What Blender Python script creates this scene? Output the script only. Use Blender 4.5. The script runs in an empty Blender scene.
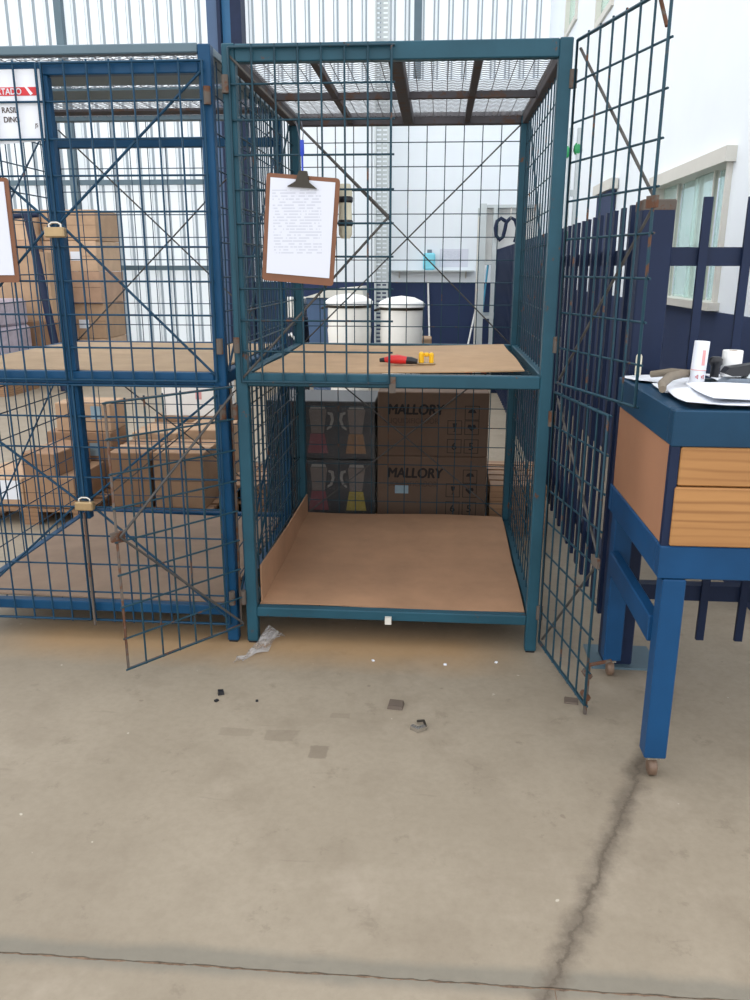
import bpy, bmesh, math, random
from mathutils import Vector, Matrix
random.seed(7)
S = bpy.context.scene
COL = S.collection
V = Vector

# ------------------------------------------------------------------ camera
F_PX, PITCH, YAW, ROLL = 808.87, .2791, -.0759, .0023
CAM = V((.6211, -2.565, 1.2628))
fw = V((math.sin(YAW)*math.cos(PITCH), math.cos(YAW)*math.cos(PITCH), -math.sin(PITCH)))
rt = fw.cross(V((0, 0, 1))).normalized()
up = rt.cross(fw)
r2 = math.cos(ROLL)*rt + math.sin(ROLL)*up
u2 = -math.sin(ROLL)*rt + math.cos(ROLL)*up
cd = bpy.data.cameras.new('camera')
cd.sensor_fit = 'VERTICAL'
cd.sensor_height = 36
cd.lens = F_PX*36/1000
cd.clip_end = 200
cam = bpy.data.objects.new('camera', cd)
COL.objects.link(cam)
m = Matrix((r2, u2, -fw)).transposed().to_4x4()
m.translation = CAM
cam.matrix_world = m
S.camera = cam

# ------------------------------------------------------------------ sky and exposure
w = bpy.data.worlds.new('overcast_sky')
S.world = w
w.use_nodes = True
bg = w.node_tree.nodes['Background']
bg.inputs['Color'].default_value = (.975, .985, 1.0, 1)
bg.inputs['Strength'].default_value = 1.0
S.view_settings.view_transform = 'Standard'
S.view_settings.look = 'None'
S.view_settings.gamma = 1
S.view_settings.use_curve_mapping = False
S.view_settings.exposure = 1.0


# ------------------------------------------------------------------ materials
def lin(c):
    return tuple(((x/255)/12.92 if x/255 <= .04045 else ((x/255+.055)/1.055)**2.4) for x in c) + (1,)


class NT:
    def __init__(s, name):
        s.m = bpy.data.materials.new(name)
        s.m.use_nodes = True
        s.t = s.m.node_tree
        s.b = s.t.nodes['Principled BSDF']
        s.out = s.t.nodes['Material Output']

    def n(s, typ, **kw):
        nd = s.t.nodes.new('ShaderNode'+typ)
        for k, v in kw.items():
            if isinstance(k, str) and hasattr(nd, k):
                setattr(nd, k, v)
        return nd

    def l(s, a, b):
        s.t.links.new(a, b)

    def val(s, nd, **kw):
        for k, v in kw.items():
            nd.inputs[k].default_value = v
        return nd

    def coord(s, kind='Object'):
        return s.n('TexCoord').outputs[kind]

    def noise(s, vec, scale, detail=4, rough=.6):
        nd = s.n('TexNoise')
        s.l(vec, nd.inputs['Vector'])
        nd.inputs['Scale'].default_value = scale
        nd.inputs['Detail'].default_value = detail
        nd.inputs['Roughness'].default_value = rough
        return nd.outputs['Fac']

    def ramp(s, fac, stops):
        nd = s.n('ValToRGB')
        s.l(fac, nd.inputs['Fac'])
        e = nd.color_ramp.elements
        while len(e) < len(stops):
            e.new(.5)
        for i, (p, c) in enumerate(stops):
            e[i].position = p
            e[i].color = c if isinstance(c, tuple) else (c, c, c, 1)
        return nd.outputs['Color']

    def mix(s, fac, a, b):
        nd = s.n('Mix', data_type='RGBA')
        if hasattr(fac, 'is_linked') or not isinstance(fac, (int, float)):
            s.l(fac, nd.inputs['Factor'])
        else:
            nd.inputs['Factor'].default_value = fac
        for i, v in ((6, a), (7, b)):
            if isinstance(v, tuple):
                nd.inputs[i].default_value = v
            else:
                s.l(v, nd.inputs[i])
        return nd.outputs[2]

    def math(s, op, a, b=None, c=None, clamp=False):
        nd = s.n('Math', operation=op, use_clamp=clamp)
        for i, v in enumerate((a, b, c)):
            if v is None:
                continue
            if isinstance(v, (int, float)):
                nd.inputs[i].default_value = v
            else:
                s.l(v, nd.inputs[i])
        return nd.outputs[0]

    def bump(s, h, strength=.3, dist=.01):
        nd = s.n('Bump')
        s.l(h, nd.inputs['Height'])
        nd.inputs['Strength'].default_value = strength
        nd.inputs['Distance'].default_value = dist
        s.l(nd.outputs['Normal'], s.b.inputs['Normal'])


def simple(name, rgb, rough=.6, var=.12, scale=12, metal=0, bump=0):
    k = NT(name)
    c = lin(rgb)
    f = k.noise(k.coord(), scale)
    lo = tuple(x*(1-var) for x in c[:3])+(1,)
    hi = tuple(min(1, x*(1+var)) for x in c[:3])+(1,)
    k.l(k.ramp(f, [(.3, lo), (.7, hi)]), k.b.inputs['Base Color'])
    k.b.inputs['Roughness'].default_value = rough
    k.b.inputs['Metallic'].default_value = metal
    if bump:
        k.bump(k.noise(k.coord(), scale*6), bump, .004)
    return k.m


def painted(name, rgb, rust=.66, rough=.45, rustc=(92, 62, 46)):
    k = NT(name)
    c = lin(rgb)
    co = k.coord()
    f = k.noise(co, 5, 5)
    base = k.ramp(f, [(.3, tuple(x*.82 for x in c[:3])+(1,)), (.72, tuple(min(1, x*1.15) for x in c[:3])+(1,))])
    r = k.ramp(k.noise(co, 14, 6, .7), [(rust, 0.), (rust+.05, 1.)])
    k.l(k.mix(r, base, lin(rustc)), k.b.inputs['Base Color'])
    k.b.inputs['Roughness'].default_value = rough
    k.b.inputs['Specular IOR Level'].default_value = .25
    return k.m


def cardboard(name, rgb, var=.14):
    k = NT(name)
    c = lin(rgb)
    co = k.coord()
    mp = k.n('Mapping')
    k.l(co, mp.inputs['Vector'])
    mp.inputs['Scale'].default_value = (6, 6, 6)
    f = k.noise(mp.outputs['Vector'], 1.0, 6, .62)
    st = k.noise(co, 3.2, 3, .5)
    a = k.ramp(f, [(.28, tuple(x*(1-var) for x in c[:3])+(1,)), (.75, tuple(min(1, x*(1+var)) for x in c[:3])+(1,))])
    b = k.ramp(st, [(.58, 0.), (.75, .35)])
    k.l(k.mix(b, a, tuple(x*.62 for x in c[:3])+(1,)), k.b.inputs['Base Color'])
    k.b.inputs['Roughness'].default_value = .85
    k.bump(k.noise(co, 60, 3), .15, .003)
    return k.m


def pine(name, ca=(176, 128, 76), cb=(126, 82, 42), axis=0):
    k = NT(name)
    co = k.coord()
    mp = k.n('Mapping')
    k.l(co, mp.inputs['Vector'])
    sc = [9, 9, 9]
    sc[axis] = .9
    mp.inputs['Scale'].default_value = sc
    f = k.noise(mp.outputs['Vector'], 2.2, 5, .6)
    wv = k.n('TexWave', wave_type='BANDS', bands_direction='Z')
    k.l(mp.outputs['Vector'], wv.inputs['Vector'])
    wv.inputs['Scale'].default_value = 1.5
    wv.inputs['Distortion'].default_value = 11
    wv.inputs['Detail'].default_value = 3
    wv.inputs['Detail Scale'].default_value = .6
    base = k.ramp(f, [(.3, lin(ca)), (.75, lin(tuple((x+y)/2 for x, y in zip(ca, cb))))])
    ln = k.math('MULTIPLY', k.ramp(wv.outputs['Fac'], [(.0, .9), (.16, .4), (.42, 0.)]), k.ramp(k.noise(mp.outputs['Vector'], .9, 2), [(.38, .25), (.6, 1.)]))
    k.l(k.mix(ln, base, lin(cb)), k.b.inputs['Base Color'])
    k.b.inputs['Roughness'].default_value = .6
    return k.m


M = {}
M['teal'] = painted('teal_paint', (35, 76, 92), .64)
M['teal_wire'] = painted('teal_wire_paint', (30, 62, 76), .6)
M['blue'] = painted('blue_paint', (14, 66, 102), .72)
M['blue_wire'] = painted('blue_wire_paint', (22, 62, 88), .64)
M['rusty'] = painted('rusty_steel', (92, 84, 78), .5, .7)
M['brown_steel'] = painted('dull_brown_steel', (74, 72, 76), .55, .7, (80, 62, 54))
M['roofwire'] = simple('grey_wire', (120, 122, 128), .6)
M['rod'] = simple('worn_steel_rod', (70, 68, 66), .7, .3, 30)
M['navy'] = painted('navy_paint', (22, 36, 64), .74, .5, (60, 50, 60))
M['navy_wall'] = simple('navy_wall_paint', (26, 46, 84), .7, .08, 3)
M['table_blue'] = painted('table_blue_paint', (17, 66, 108), .76)
M['table_top'] = painted('table_top_paint', (22, 62, 90), .76)
M['white_wall'] = simple('white_wall_paint', (232, 239, 245), .8, .02, 2)
M['white'] = simple('white_plastic', (240, 240, 238), .4, .03, 6)
M['cream'] = simple('cream_plastic', (230, 228, 222), .45, .04, 6)
M['paper'] = simple('white_paper', (226, 230, 238), .7, .015, 8)
M['kraft'] = cardboard('kraft_cardboard', (156, 124, 96))
M['kraft_b'] = cardboard('tan_cardboard', (144, 112, 86))
M['kraft_c'] = cardboard('pale_cardboard', (176, 146, 118))
M['kraft_dark'] = cardboard('brown_kraft', (100, 80, 66))
M['sheet'] = cardboard('shelf_cardboard', (168, 130, 100))
M['kraft_far'] = cardboard('faded_cardboard', (196, 166, 138))
M['kraft_far2'] = cardboard('pinkish_cardboard', (182, 150, 126))
M['sheet_up'] = cardboard('upper_shelf_cardboard', (180, 148, 114))
M['ply'] = cardboard('dusty_plywood', (180, 154, 124))
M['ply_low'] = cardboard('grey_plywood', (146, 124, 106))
M['black_box'] = simple('black_print', (30, 30, 33), .45, .2, 8)
M['ink'] = simple('black_ink', (30, 24, 22), .7)
M['ink_soft'] = simple('faded_ink', (70, 54, 46), .7)
M['red'] = simple('red_print', (200, 36, 46), .5)
M['pine'] = pine('pine_board')
M['pallet_wood'] = pine('pallet_wood', (160, 124, 92), (112, 82, 58))
M['hardboard'] = simple('brown_hardboard', (118, 76, 52), .6, .12, 10)
M['panel'] = simple('brown_panel', (152, 108, 80), .65, .08, 4)
M['dark'] = simple('dark_metal', (58, 54, 48), .4, .15, 20, .6)
M['black'] = simple('black_plastic', (24, 26, 32), .4)
M['grey'] = simple('grey_plastic', (120, 132, 146), .45)
M['alu'] = simple('pale_aluminium', (190, 198, 200), .45, .06, 8, .2)
M['steel'] = simple('shiny_steel', (190, 186, 180), .25, .1, 10, .9)
M['brass'] = simple('brass', (164, 140, 104), .4, .1, 20, .5)
M['rubber'] = simple('worn_rubber', (96, 84, 74), .7)
M['green'] = simple('green_plastic', (40, 150, 90), .5)
M['cyan'] = simple('cyan_plastic', (130, 214, 232), .4)
M['teal_plastic'] = simple('teal_plastic', (40, 130, 160), .4)
M['orange'] = simple('orange_plastic', (220, 90, 50), .5)
M['yellow'] = simple('yellow_plastic', (246, 190, 20), .4)
M['toolred'] = simple('red_plastic', (206, 40, 40), .4)
M['pen'] = simple('blue_plastic', (40, 70, 190), .35)
M['skyblue'] = simple('bright_blue_paint', (44, 112, 160), .5, .06, 3)
M['slate'] = simple('slate_blue_paint', (62, 88, 122), .5, .06, 3)
M['girt'] = simple('grey_blue_steel', (84, 106, 118), .5, .08, 5)
M['frame_white'] = simple('pale_window_frame', (206, 204, 196), .5, .04, 5)
M['cloth'] = simple('off_white_cloth', (214, 210, 188), .9, .1, 20)
M['caster'] = simple('brown_caster_wheel', (112, 90, 74), .5)
M['string'] = simple('grey_string', (90, 94, 104), .8)
M['stick'] = simple('grey_brown_foam', (122, 112, 98), .8, .1, 20)
M['pink'] = simple('pink_print', (222, 160, 160), .6)
M['jug'] = simple('jug_print', (96, 86, 80), .5, .15, 20)
M['jugl'] = simple('handle_print', (120, 116, 112), .5, .1, 20)
M['pinkbase'] = simple('crimson_print', (104, 46, 54), .5, .2, 20)
M['orangebase'] = simple('amber_print', (120, 86, 52), .5, .2, 20)
M['yellowbase'] = simple('yellow_print', (140, 124, 44), .5, .2, 20)
M['lilac'] = simple('lilac_grey_wrap', (170, 160, 172), .35, .2, 14, 0, .3)
M['bluelabel'] = simple('pale_blue_label', (136, 158, 170), .6)


def mat_concrete():
    k = NT('concrete_floor')
    co = k.coord()
    sx = k.n('SeparateXYZ')
    k.l(co, sx.inputs[0])
    X, Y = sx.outputs[0], sx.outputs[1]
    big = k.noise(co, .9, 5, .6)
    mid = k.noise(co, 5, 6, .65)
    fine = k.noise(co, 45, 4, .7)
    base = k.ramp(big, [(.3, lin((134, 123, 106))), (.7, lin((154, 143, 126)))])
    c = k.mix(k.ramp(mid, [(.5, 0.), (.78, .5)]), base, lin((116, 104, 88)))
    c = k.mix(k.ramp(fine, [(.3, .22), (.6, 0.)]), c, lin((112, 100, 84)))
    # scuffs
    mp = k.n('Mapping')
    k.l(co, mp.inputs['Vector'])
    mp.inputs['Rotation'].default_value = (0, 0, .5)
    mp.inputs['Scale'].default_value = (1, 3.2, 1)
    sc = k.noise(mp.outputs['Vector'], 3.5, 5, .7)
    c = k.mix(k.ramp(sc, [(.64, 0.), (.74, .4)]), c, lin((116, 102, 86)))
    # chips
    vo = k.noise(co, 13, 2, .5)
    c = k.mix(k.ramp(vo, [(.735, 0.), (.75, .45)]), c, lin((106, 92, 78)))
    vo2 = k.noise(co, 24, 2, .5)
    c = k.mix(k.ramp(vo2, [(.75, 0.), (.77, .6)]), c, lin((205, 198, 182)))
    # worn patches and drag marks
    pn = k.noise(co, 8.5, 6, .72)
    c = k.mix(k.ramp(pn, [(.60, 0.), (.66, .38)]), c, lin((112, 101, 86)))
    c = k.mix(k.ramp(k.noise(co, 2.3, 6, .7), [(.56, 0.), (.68, .32)]), c, lin((170, 158, 142)))
    mq = k.n('Mapping')
    k.l(co, mq.inputs['Vector'])
    mq.inputs['Rotation'].default_value = (0, 0, -.25)
    mq.inputs['Scale'].default_value = (2.2, 14, 1)
    c = k.mix(k.ramp(k.noise(mq.outputs['Vector'], 2.2, 4, .6), [(.67, 0.), (.71, .3)]), c, lin((118, 106, 92)))
    for px, py, hx, hy, a in ((.323, -.66, .026, .03, .5), (.205, -.59, .05, .03, .32), (.08, -.58, .05, .02, .25), (.36, -.47, .03, .014, .3)):
        d = k.math('MAXIMUM', k.math('DIVIDE', k.math('ABSOLUTE', k.math('SUBTRACT', X, px)), hx), k.math('DIVIDE', k.math('ABSOLUTE', k.math('SUBTRACT', Y, py)), hy))
        d = k.math('ADD', d, k.math('MULTIPLY', k.math('SUBTRACT', pn, .5), 1.2))
        c = k.mix(k.ramp(k.math('MULTIPLY', d, .5), [(.42, a), (.5, 0.)]), c, lin((104, 92, 78)))
    # sandy dirt under and before the cages
    d = k.math('ABSOLUTE', k.math('ADD', Y, .02))
    d = k.math('ADD', d, k.math('MULTIPLY', mid, .12))
    dirt = k.math('MULTIPLY', k.ramp(d, [(.1, 1.), (.26, 0.)]), k.ramp(k.math('ABSOLUTE', X), [(.7, .6), (.98, 0.)]))
    c = k.mix(dirt, c, lin((176, 138, 92)))
    # stained joint band
    jn = k.math('ADD', k.math('ABSOLUTE', k.math('ADD', Y, 1.36)), k.math('MULTIPLY', k.math('SUBTRACT', mid, .5), .05))
    c = k.mix(k.ramp(jn, [(.016, .5), (.04, 0.)]), c, lin((94, 96, 90)))
    # wandering crack
    cx = k.math('ADD', .846, k.math('MULTIPLY', k.math('ADD', Y, 1.39), .455))
    wob = k.math('MULTIPLY', k.math('SUBTRACT', k.noise(co, 9, 6, .72), .5), .11)
    dc = k.math('ABSOLUTE', k.math('ADD', k.math('SUBTRACT', X, cx), wob))
    lim = k.ramp(k.math('MULTIPLY_ADD', Y, .5, 1.0), [(.27, 0.), (.29, 1.), (.78, 1.), (.9, 0.)])
    wide = k.math('MULTIPLY', k.ramp(k.math('ADD', dc, k.math('MULTIPLY', k.math('SUBTRACT', pn, .5), .05)), [(.01, .8), (.024, .4), (.045, 0.)]), lim)
    c = k.mix(wide, c, lin((98, 88, 76)))
    hair = k.math('MULTIPLY', k.ramp(dc, [(.002, .75), (.006, 0.)]), lim)
    c = k.mix(hair, c, lin((84, 74, 62)))
    k.l(c, k.b.inputs['Base Color'])
    k.b.inputs['Roughness'].default_value = .62
    h = k.math('SUBTRACT', k.math('MULTIPLY', fine, .3), k.math('MULTIPLY', hair, .8))
    k.bump(h, .25, .004)
    return k.m


M['concrete'] = mat_concrete()
M['joint'] = simple('dirty_joint', (112, 92, 76), .9, .5, 60)


def mat_translucent(name, rgb):
    k = NT(name)
    tr = k.n('BsdfTranslucent')
    df = k.n('BsdfDiffuse')
    tr.inputs['Color'].default_value = lin(rgb)
    df.inputs['Color'].default_value = lin(rgb)
    mx = k.n('MixShader')
    mx.inputs[0].default_value = .4
    k.l(tr.outputs[0], mx.inputs[1])
    k.l(df.outputs[0], mx.inputs[2])
    k.l(mx.outputs[0], k.out.inputs['Surface'])
    return k.m


M['sheeting_fold'] = mat_translucent('shaded_sheeting_fold', (166, 176, 184))  # rib shading painted in: darker grey for the sloping flanks of the sheet
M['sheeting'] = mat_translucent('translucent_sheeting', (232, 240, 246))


def mat_glass(name, rgb, alpha=.35):
    k = NT(name)
    k.b.inputs['Base Color'].default_value = lin(rgb)
    k.b.inputs['Roughness'].default_value = .05
    tp = k.n('BsdfTransparent')
    tp.inputs['Color'].default_value = lin(rgb)
    mx = k.n('MixShader')
    mx.inputs[0].default_value = alpha
    k.l(tp.outputs[0], mx.inputs[1])
    k.l(k.b.outputs[0], mx.inputs[2])
    k.l(mx.outputs[0], k.out.inputs['Surface'])
    return k.m


M['glass'] = mat_glass('green_tinted_glass', (238, 250, 247), .28)


def mat_film(name, alpha, scale):
    k = NT(name)
    k.b.inputs['Base Color'].default_value = (.8, .8, .82, 1)
    k.b.inputs['Roughness'].default_value = .18
    co = k.coord()
    mp = k.n('Mapping')
    k.l(co, mp.inputs['Vector'])
    mp.inputs['Scale'].default_value = (1.2, 1.2, 9)
    k.bump(k.noise(mp.outputs['Vector'], scale, 4, .6), 1, .05)
    tp = k.n('BsdfTransparent')
    mx = k.n('MixShader')
    f = k.ramp(k.noise(mp.outputs['Vector'], scale*.8, 3), [(.45, alpha*.4), (.7, alpha)])
    k.l(f, mx.inputs[0])
    k.l(tp.outputs[0], mx.inputs[1])
    k.l(k.b.outputs[0], mx.inputs[2])
    k.l(mx.outputs[0], k.out.inputs['Surface'])
    return k.m


M['film'] = mat_film('stretch_film', .09, 4)
M['crumpled'] = mat_film('crumpled_film', .75, 12)


def mat_print():
    """printed page: pale lines of text"""
    k = NT('printed_page')
    co = k.coord('Generated')
    sx = k.n('SeparateXYZ')
    k.l(co, sx.inputs[0])
    x, z = sx.outputs[0], sx.outputs[2]
    row = k.math('FRACT', k.math('MULTIPLY', z, 34))
    on = k.math('GREATER_THAN', row, .5)
    cb = k.n('CombineXYZ')
    k.l(k.math('MULTIPLY', x, 16), cb.inputs[0])
    k.l(k.math('MULTIPLY', k.math('FLOOR', k.math('MULTIPLY', z, 34)), 3.7), cb.inputs[1])
    wn = k.noise(cb.outputs[0], 1, 2)
    word = k.math('GREATER_THAN', wn, .47)
    a = k.math('MULTIPLY', k.math('GREATER_THAN', x, .12), k.math('LESS_THAN', x, .8))
    b = k.math('MULTIPLY', k.math('GREATER_THAN', z, .24), k.math('LESS_THAN', z, .88))
    f = k.math('MULTIPLY', k.math('MULTIPLY', on, word), k.math('MULTIPLY', a, b))
    k.l(k.mix(k.math('MULTIPLY', f, .26), lin((212, 216, 228)), lin((120, 128, 150))), k.b.inputs['Base Color'])
    k.b.inputs['Roughness'].default_value = .7
    return k.m


M['page'] = mat_print()

# ------------------------------------------------------------------ mesh helpers
ORG = {}


class MB:
    def __init__(s):
        s.v, s.f, s.mi, s.sm = [], [], [], []

    def add(s, vs, fs, mi=0, smooth=False):
        o = len(s.v)
        s.v += [tuple(p) for p in vs]
        for f in fs:
            s.f.append(tuple(i+o for i in f))
            s.mi.append(mi)
            s.sm.append(smooth)
        return s

    def box(s, x0, x1, y0, y1, z0, z1, mi=0, R=None, c=None):
        vs = [V((x, y, z)) for x in (x0, x1) for y in (y0, y1) for z in (z0, z1)]
        if R is not None:
            c = V(c) if c is not None else V(((x0+x1)/2, (y0+y1)/2, (z0+z1)/2))
            vs = [R @ (p-c)+c for p in vs]
        s.add(vs, [(0, 1, 3, 2), (4, 6, 7, 5), (0, 4, 5, 1), (2, 3, 7, 6), (0, 2, 6, 4), (1, 5, 7, 3)], mi)
        return s

    def bbox(s, x0, x1, y0, y1, z0, z1, b=.004, mi=0):
        """box with chamfered edges"""
        bm = bmesh.new()
        bmesh.ops.create_cube(bm, size=1)
        for p in bm.verts:
            p.co = V(((x0+x1)/2+p.co.x*(x1-x0), (y0+y1)/2+p.co.y*(y1-y0), (z0+z1)/2+p.co.z*(z1-z0)))
        bmesh.ops.bevel(bm, geom=list(bm.edges), offset=b, segments=1, affect='EDGES')
        bm.verts.index_update()
        s.add([p.co.copy() for p in bm.verts], [[q.index for q in f.verts] for f in bm.faces], mi)
        bm.free()
        return s

    def rod(s, pts, r, n=6, mi=0, caps=True):
        pts = [V(p) for p in pts]
        rings = []
        prev = None
        for i, p in enumerate(pts):
            d = (pts[min(i+1, len(pts)-1)]-pts[max(i-1, 0)])
            d.normalize()
            a = prev if prev is not None else (V((0, 0, 1)) if abs(d.z) < .9 else V((0, 1, 0)))
            u = d.cross(a).normalized()
            q = u.cross(d).normalized()
            prev = q
            rr = r[i] if isinstance(r, (list, tuple)) else r
            rings.append([p+rr*(math.cos(2*math.pi*j/n)*u+math.sin(2*math.pi*j/n)*q) for j in range(n)])
        vs = [p for g in rings for p in g]
        fs = []
        for i in range(len(pts)-1):
            for j in range(n):
                k = (j+1) % n
                fs.append((i*n+j, i*n+k, (i+1)*n+k, (i+1)*n+j))
        s.add(vs, fs, mi, n > 4)
        if caps:
            s.add(rings[0], [tuple(range(n))[::-1]], mi)
            s.add(rings[-1], [tuple(range(n))], mi)
        return s

    def lathe(s, c, prof, n=24, mi=0, axis='z'):
        c = V(c)
        vs, fs = [], []
        for r, h in prof:
            for j in range(n):
                a = 2*math.pi*j/n
                q = V((r*math.cos(a), r*math.sin(a), h))
                if axis == 'x':
                    q = V((h, q.x, q.y))
                if axis == 'y':
                    q = V((q.x, h, q.y))
                vs.append(c+q)
        for i in range(len(prof)-1):
            for j in range(n):
                k = (j+1) % n
                fs.append((i*n+j, i*n+k, (i+1)*n+k, (i+1)*n+j))
        s.add(vs, fs, mi, True)
        if prof[0][0] > 1e-5:
            s.add(vs[:n], [tuple(range(n))[::-1]], mi)
        if prof[-1][0] > 1e-5:
            s.add(vs[-n:], [tuple(range(n))], mi)
        return s

    def prism(s, poly, d, mi=0):
        """polygon (list of 3d points) extruded by vector d"""
        poly = [V(p) for p in poly]
        d = V(d)
        n = len(poly)
        vs = poly+[p+d for p in poly]
        s.add(vs, [tuple(range(n))[::-1], tuple(range(n, 2*n))]+[(i, (i+1) % n, n+(i+1) % n, n+i) for i in range(n)], mi)
        return s

    def grid(s, x0, x1, y0, y1, nx, ny, zf, th=.004, mi=0, xf=None):
        vs = []
        for t in (0, 1):
            for j in range(ny+1):
                for i in range(nx+1):
                    x = x0+(x1-x0)*i/nx
                    y = y0+(y1-y0)*j/ny
                    z = zf(x, y)
                    if xf:
                        x, y = xf(x, y)
                    vs.append((x, y, z+(th if t else 0)))
        N = (nx+1)*(ny+1)
        fs = []
        for j in range(ny):
            for i in range(nx):
                a = j*(nx+1)+i
                fs.append((a, a+nx+1, a+nx+2, a+1))
                fs.append((N+a, N+a+1, N+a+nx+2, N+a+nx+1))
        bd = [i for i in range(nx+1)]+[j*(nx+1)+nx for j in range(1, ny+1)]+[ny*(nx+1)+i for i in range(nx-1, -1, -1)]+[j*(nx+1) for j in range(ny-1, 0, -1)]
        for a, b in zip(bd, bd[1:]+bd[:1]):
            fs.append((a, b, N+b, N+a))
        s.add(vs, fs, mi)
        return s

    def build(s, name, mats, parent=None, label=None, origin=None):
        me = bpy.data.meshes.new(name)
        o_ = V(origin) if origin is not None else (ORG.get(parent, V()) if parent else V())
        me.from_pydata([tuple(V(p)-o_) for p in s.v], [], s.f)
        if not isinstance(mats, (list, tuple)):
            mats = [mats]
        for mt in mats:
            me.materials.append(M[mt] if isinstance(mt, str) else mt)
        me.polygons.foreach_set('material_index', s.mi)
        me.polygons.foreach_set('use_smooth', s.sm)
        me.validate()
        bm = bmesh.new()
        bm.from_mesh(me)
        bmesh.ops.recalc_face_normals(bm, faces=bm.faces)
        bm.to_mesh(me)
        bm.free()
        o = bpy.data.objects.new(name, me)
        COL.objects.link(o)
        if parent:
            o.parent = parent
            o.location = o_-ORG[parent]
        else:
            o.location = o_
        ORG[o] = V(o_)
        if label:
            o['label'] = label
        return o


def thing(name, loc, label, cat, group=None):
    o = bpy.data.objects.new(name, None)
    o.empty_display_size = .1
    COL.objects.link(o)
    o.location = loc
    ORG[o] = V(loc)
    return tag(o, label, cat, group)


def tag(o, label, cat, group=None):
    o['label'] = label
    o['category'] = cat
    if group:
        o['group'] = group
    return o


def struct(o):
    o['kind'] = 'structure'
    return o


def share(src, name, parent, delta):
    """another object with the same mesh, moved by delta"""
    c = src.copy()
    c.name = name
    COL.objects.link(c)
    c.parent = parent
    c.location = src.location+V(delta)
    return c


def text(name, body, size, loc, mat, parent, bold=0, align='LEFT', rx=math.pi/2, rz=0, sx=1, shear=0):
    cu = bpy.data.curves.new(name, 'FONT')
    cu.body = body
    cu.size = size
    cu.align_x = align
    cu.extrude = .0004
    cu.shear = shear
    tmp = bpy.data.objects.new('tmp', cu)
    me = bpy.data.meshes.new_from_object(tmp)
    bpy.data.objects.remove(tmp)
    R = Matrix.Rotation(rz, 4, 'Z') @ Matrix.Rotation(rx, 4, 'X') @ Matrix.Diagonal((sx, 1, 1, 1))
    if bold:
        bm = bmesh.new()
        for dx, dy in ((0, 0), (bold, 0), (-bold, 0), (0, bold*.6), (0, -bold*.6)):
            m2 = me.copy()
            m2.transform(Matrix.Translation((dx, dy, dx*.02)))
            bm.from_mesh(m2)
            bpy.data.meshes.remove(m2)
        bm.to_mesh(me)
        bm.free()
    me.transform(R)
    me.materials.clear()
    me.materials.append(M[mat])
    o = bpy.data.objects.new(name, me)
    COL.objects.link(o)
    o.parent = parent
    o.location = V(loc)-ORG[parent]
    return o


# ------------------------------------------------------------------ the setting
JY = -1.371


def slab(name, x0, x1, yj, yo, parent=None):
    mb = MB()
    xs = [x0]+[x for x in [-1.2+.012*i for i in range(300)] if x0 < x < x1]+[x1]
    e = [(x, yj+(random.uniform(-.0018, .0018) if -1.3 < x < 2.5 else 0)) for x in xs]
    n = len(e)
    vs = [(x, y, 0) for x, y in e]+[(x, y, -.12) for x, y in e]+[(x, yo, 0) for x, y in e]
    for i in range(n-1):
        mb.add([vs[i], vs[i+1], vs[2*n+i+1], vs[2*n+i]], [(0, 1, 2, 3)])
        mb.add([vs[i], vs[i+1], vs[n+i+1], vs[n+i]], [(0, 1, 2, 3)])
    return mb.build(name, 'concrete', parent)


fl = struct(slab('floor', -14, 10, JY+.0025, 22))
fl['label'] = 'dusty beige concrete floor with a joint and a wandering crack'
slab('slab', -14, .86, JY-.0025, -9, fl)
slab('slab', .862, 10, JY-.0025, -9, fl)
mb = MB()
mb.box(-14, 10, JY-.003, JY+.003, -.12, -.002)
mb.build('joint_filler', 'joint', fl)
WY, RX = 8.3, 1.85
CW = -1.98


def corrugated(name, x0, x1, z0, z1, pitch=.172, depth=.038):
    mb = MB()
    prof = []
    x = x0
    while x < x1:
        prof += [(x, 0), (x+pitch*.3, 0), (x+pitch*.42, -depth), (x+pitch*.58, -depth), (x+pitch*.7, 0)]
        x += pitch
    prof.append((x, 0))
    vs, fs = [], []
    for px, py in prof:
        vs += [(px, WY+py, z0), (px, WY+py, z1)]
    for i in range(len(prof)-1):
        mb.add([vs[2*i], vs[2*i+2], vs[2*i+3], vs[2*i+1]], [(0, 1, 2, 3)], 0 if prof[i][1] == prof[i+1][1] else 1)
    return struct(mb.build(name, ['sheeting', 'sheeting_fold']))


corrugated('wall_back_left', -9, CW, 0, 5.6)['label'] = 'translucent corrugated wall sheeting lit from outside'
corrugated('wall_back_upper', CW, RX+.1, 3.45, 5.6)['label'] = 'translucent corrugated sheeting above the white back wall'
struct(MB().box(CW, RX+.15, WY-.06, WY+.1, 0, 3.45).build('wall_back', 'white_wall'))
struct(MB().box(CW, RX, WY-.068, WY-.06, 0, 1.08).build('trim_1', 'navy_wall'))
# right wall with the office window and two high windows cut into it
wy0, wy1, wz0, wz1 = 1.22, 2.46, 1.085, 1.76
RW = .15
mb = MB()
E0 = .35


def wall_rect(y0, y1, z0, z1):
    mb.box(RX, RX+RW, y0, y1, z0, z1)


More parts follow.
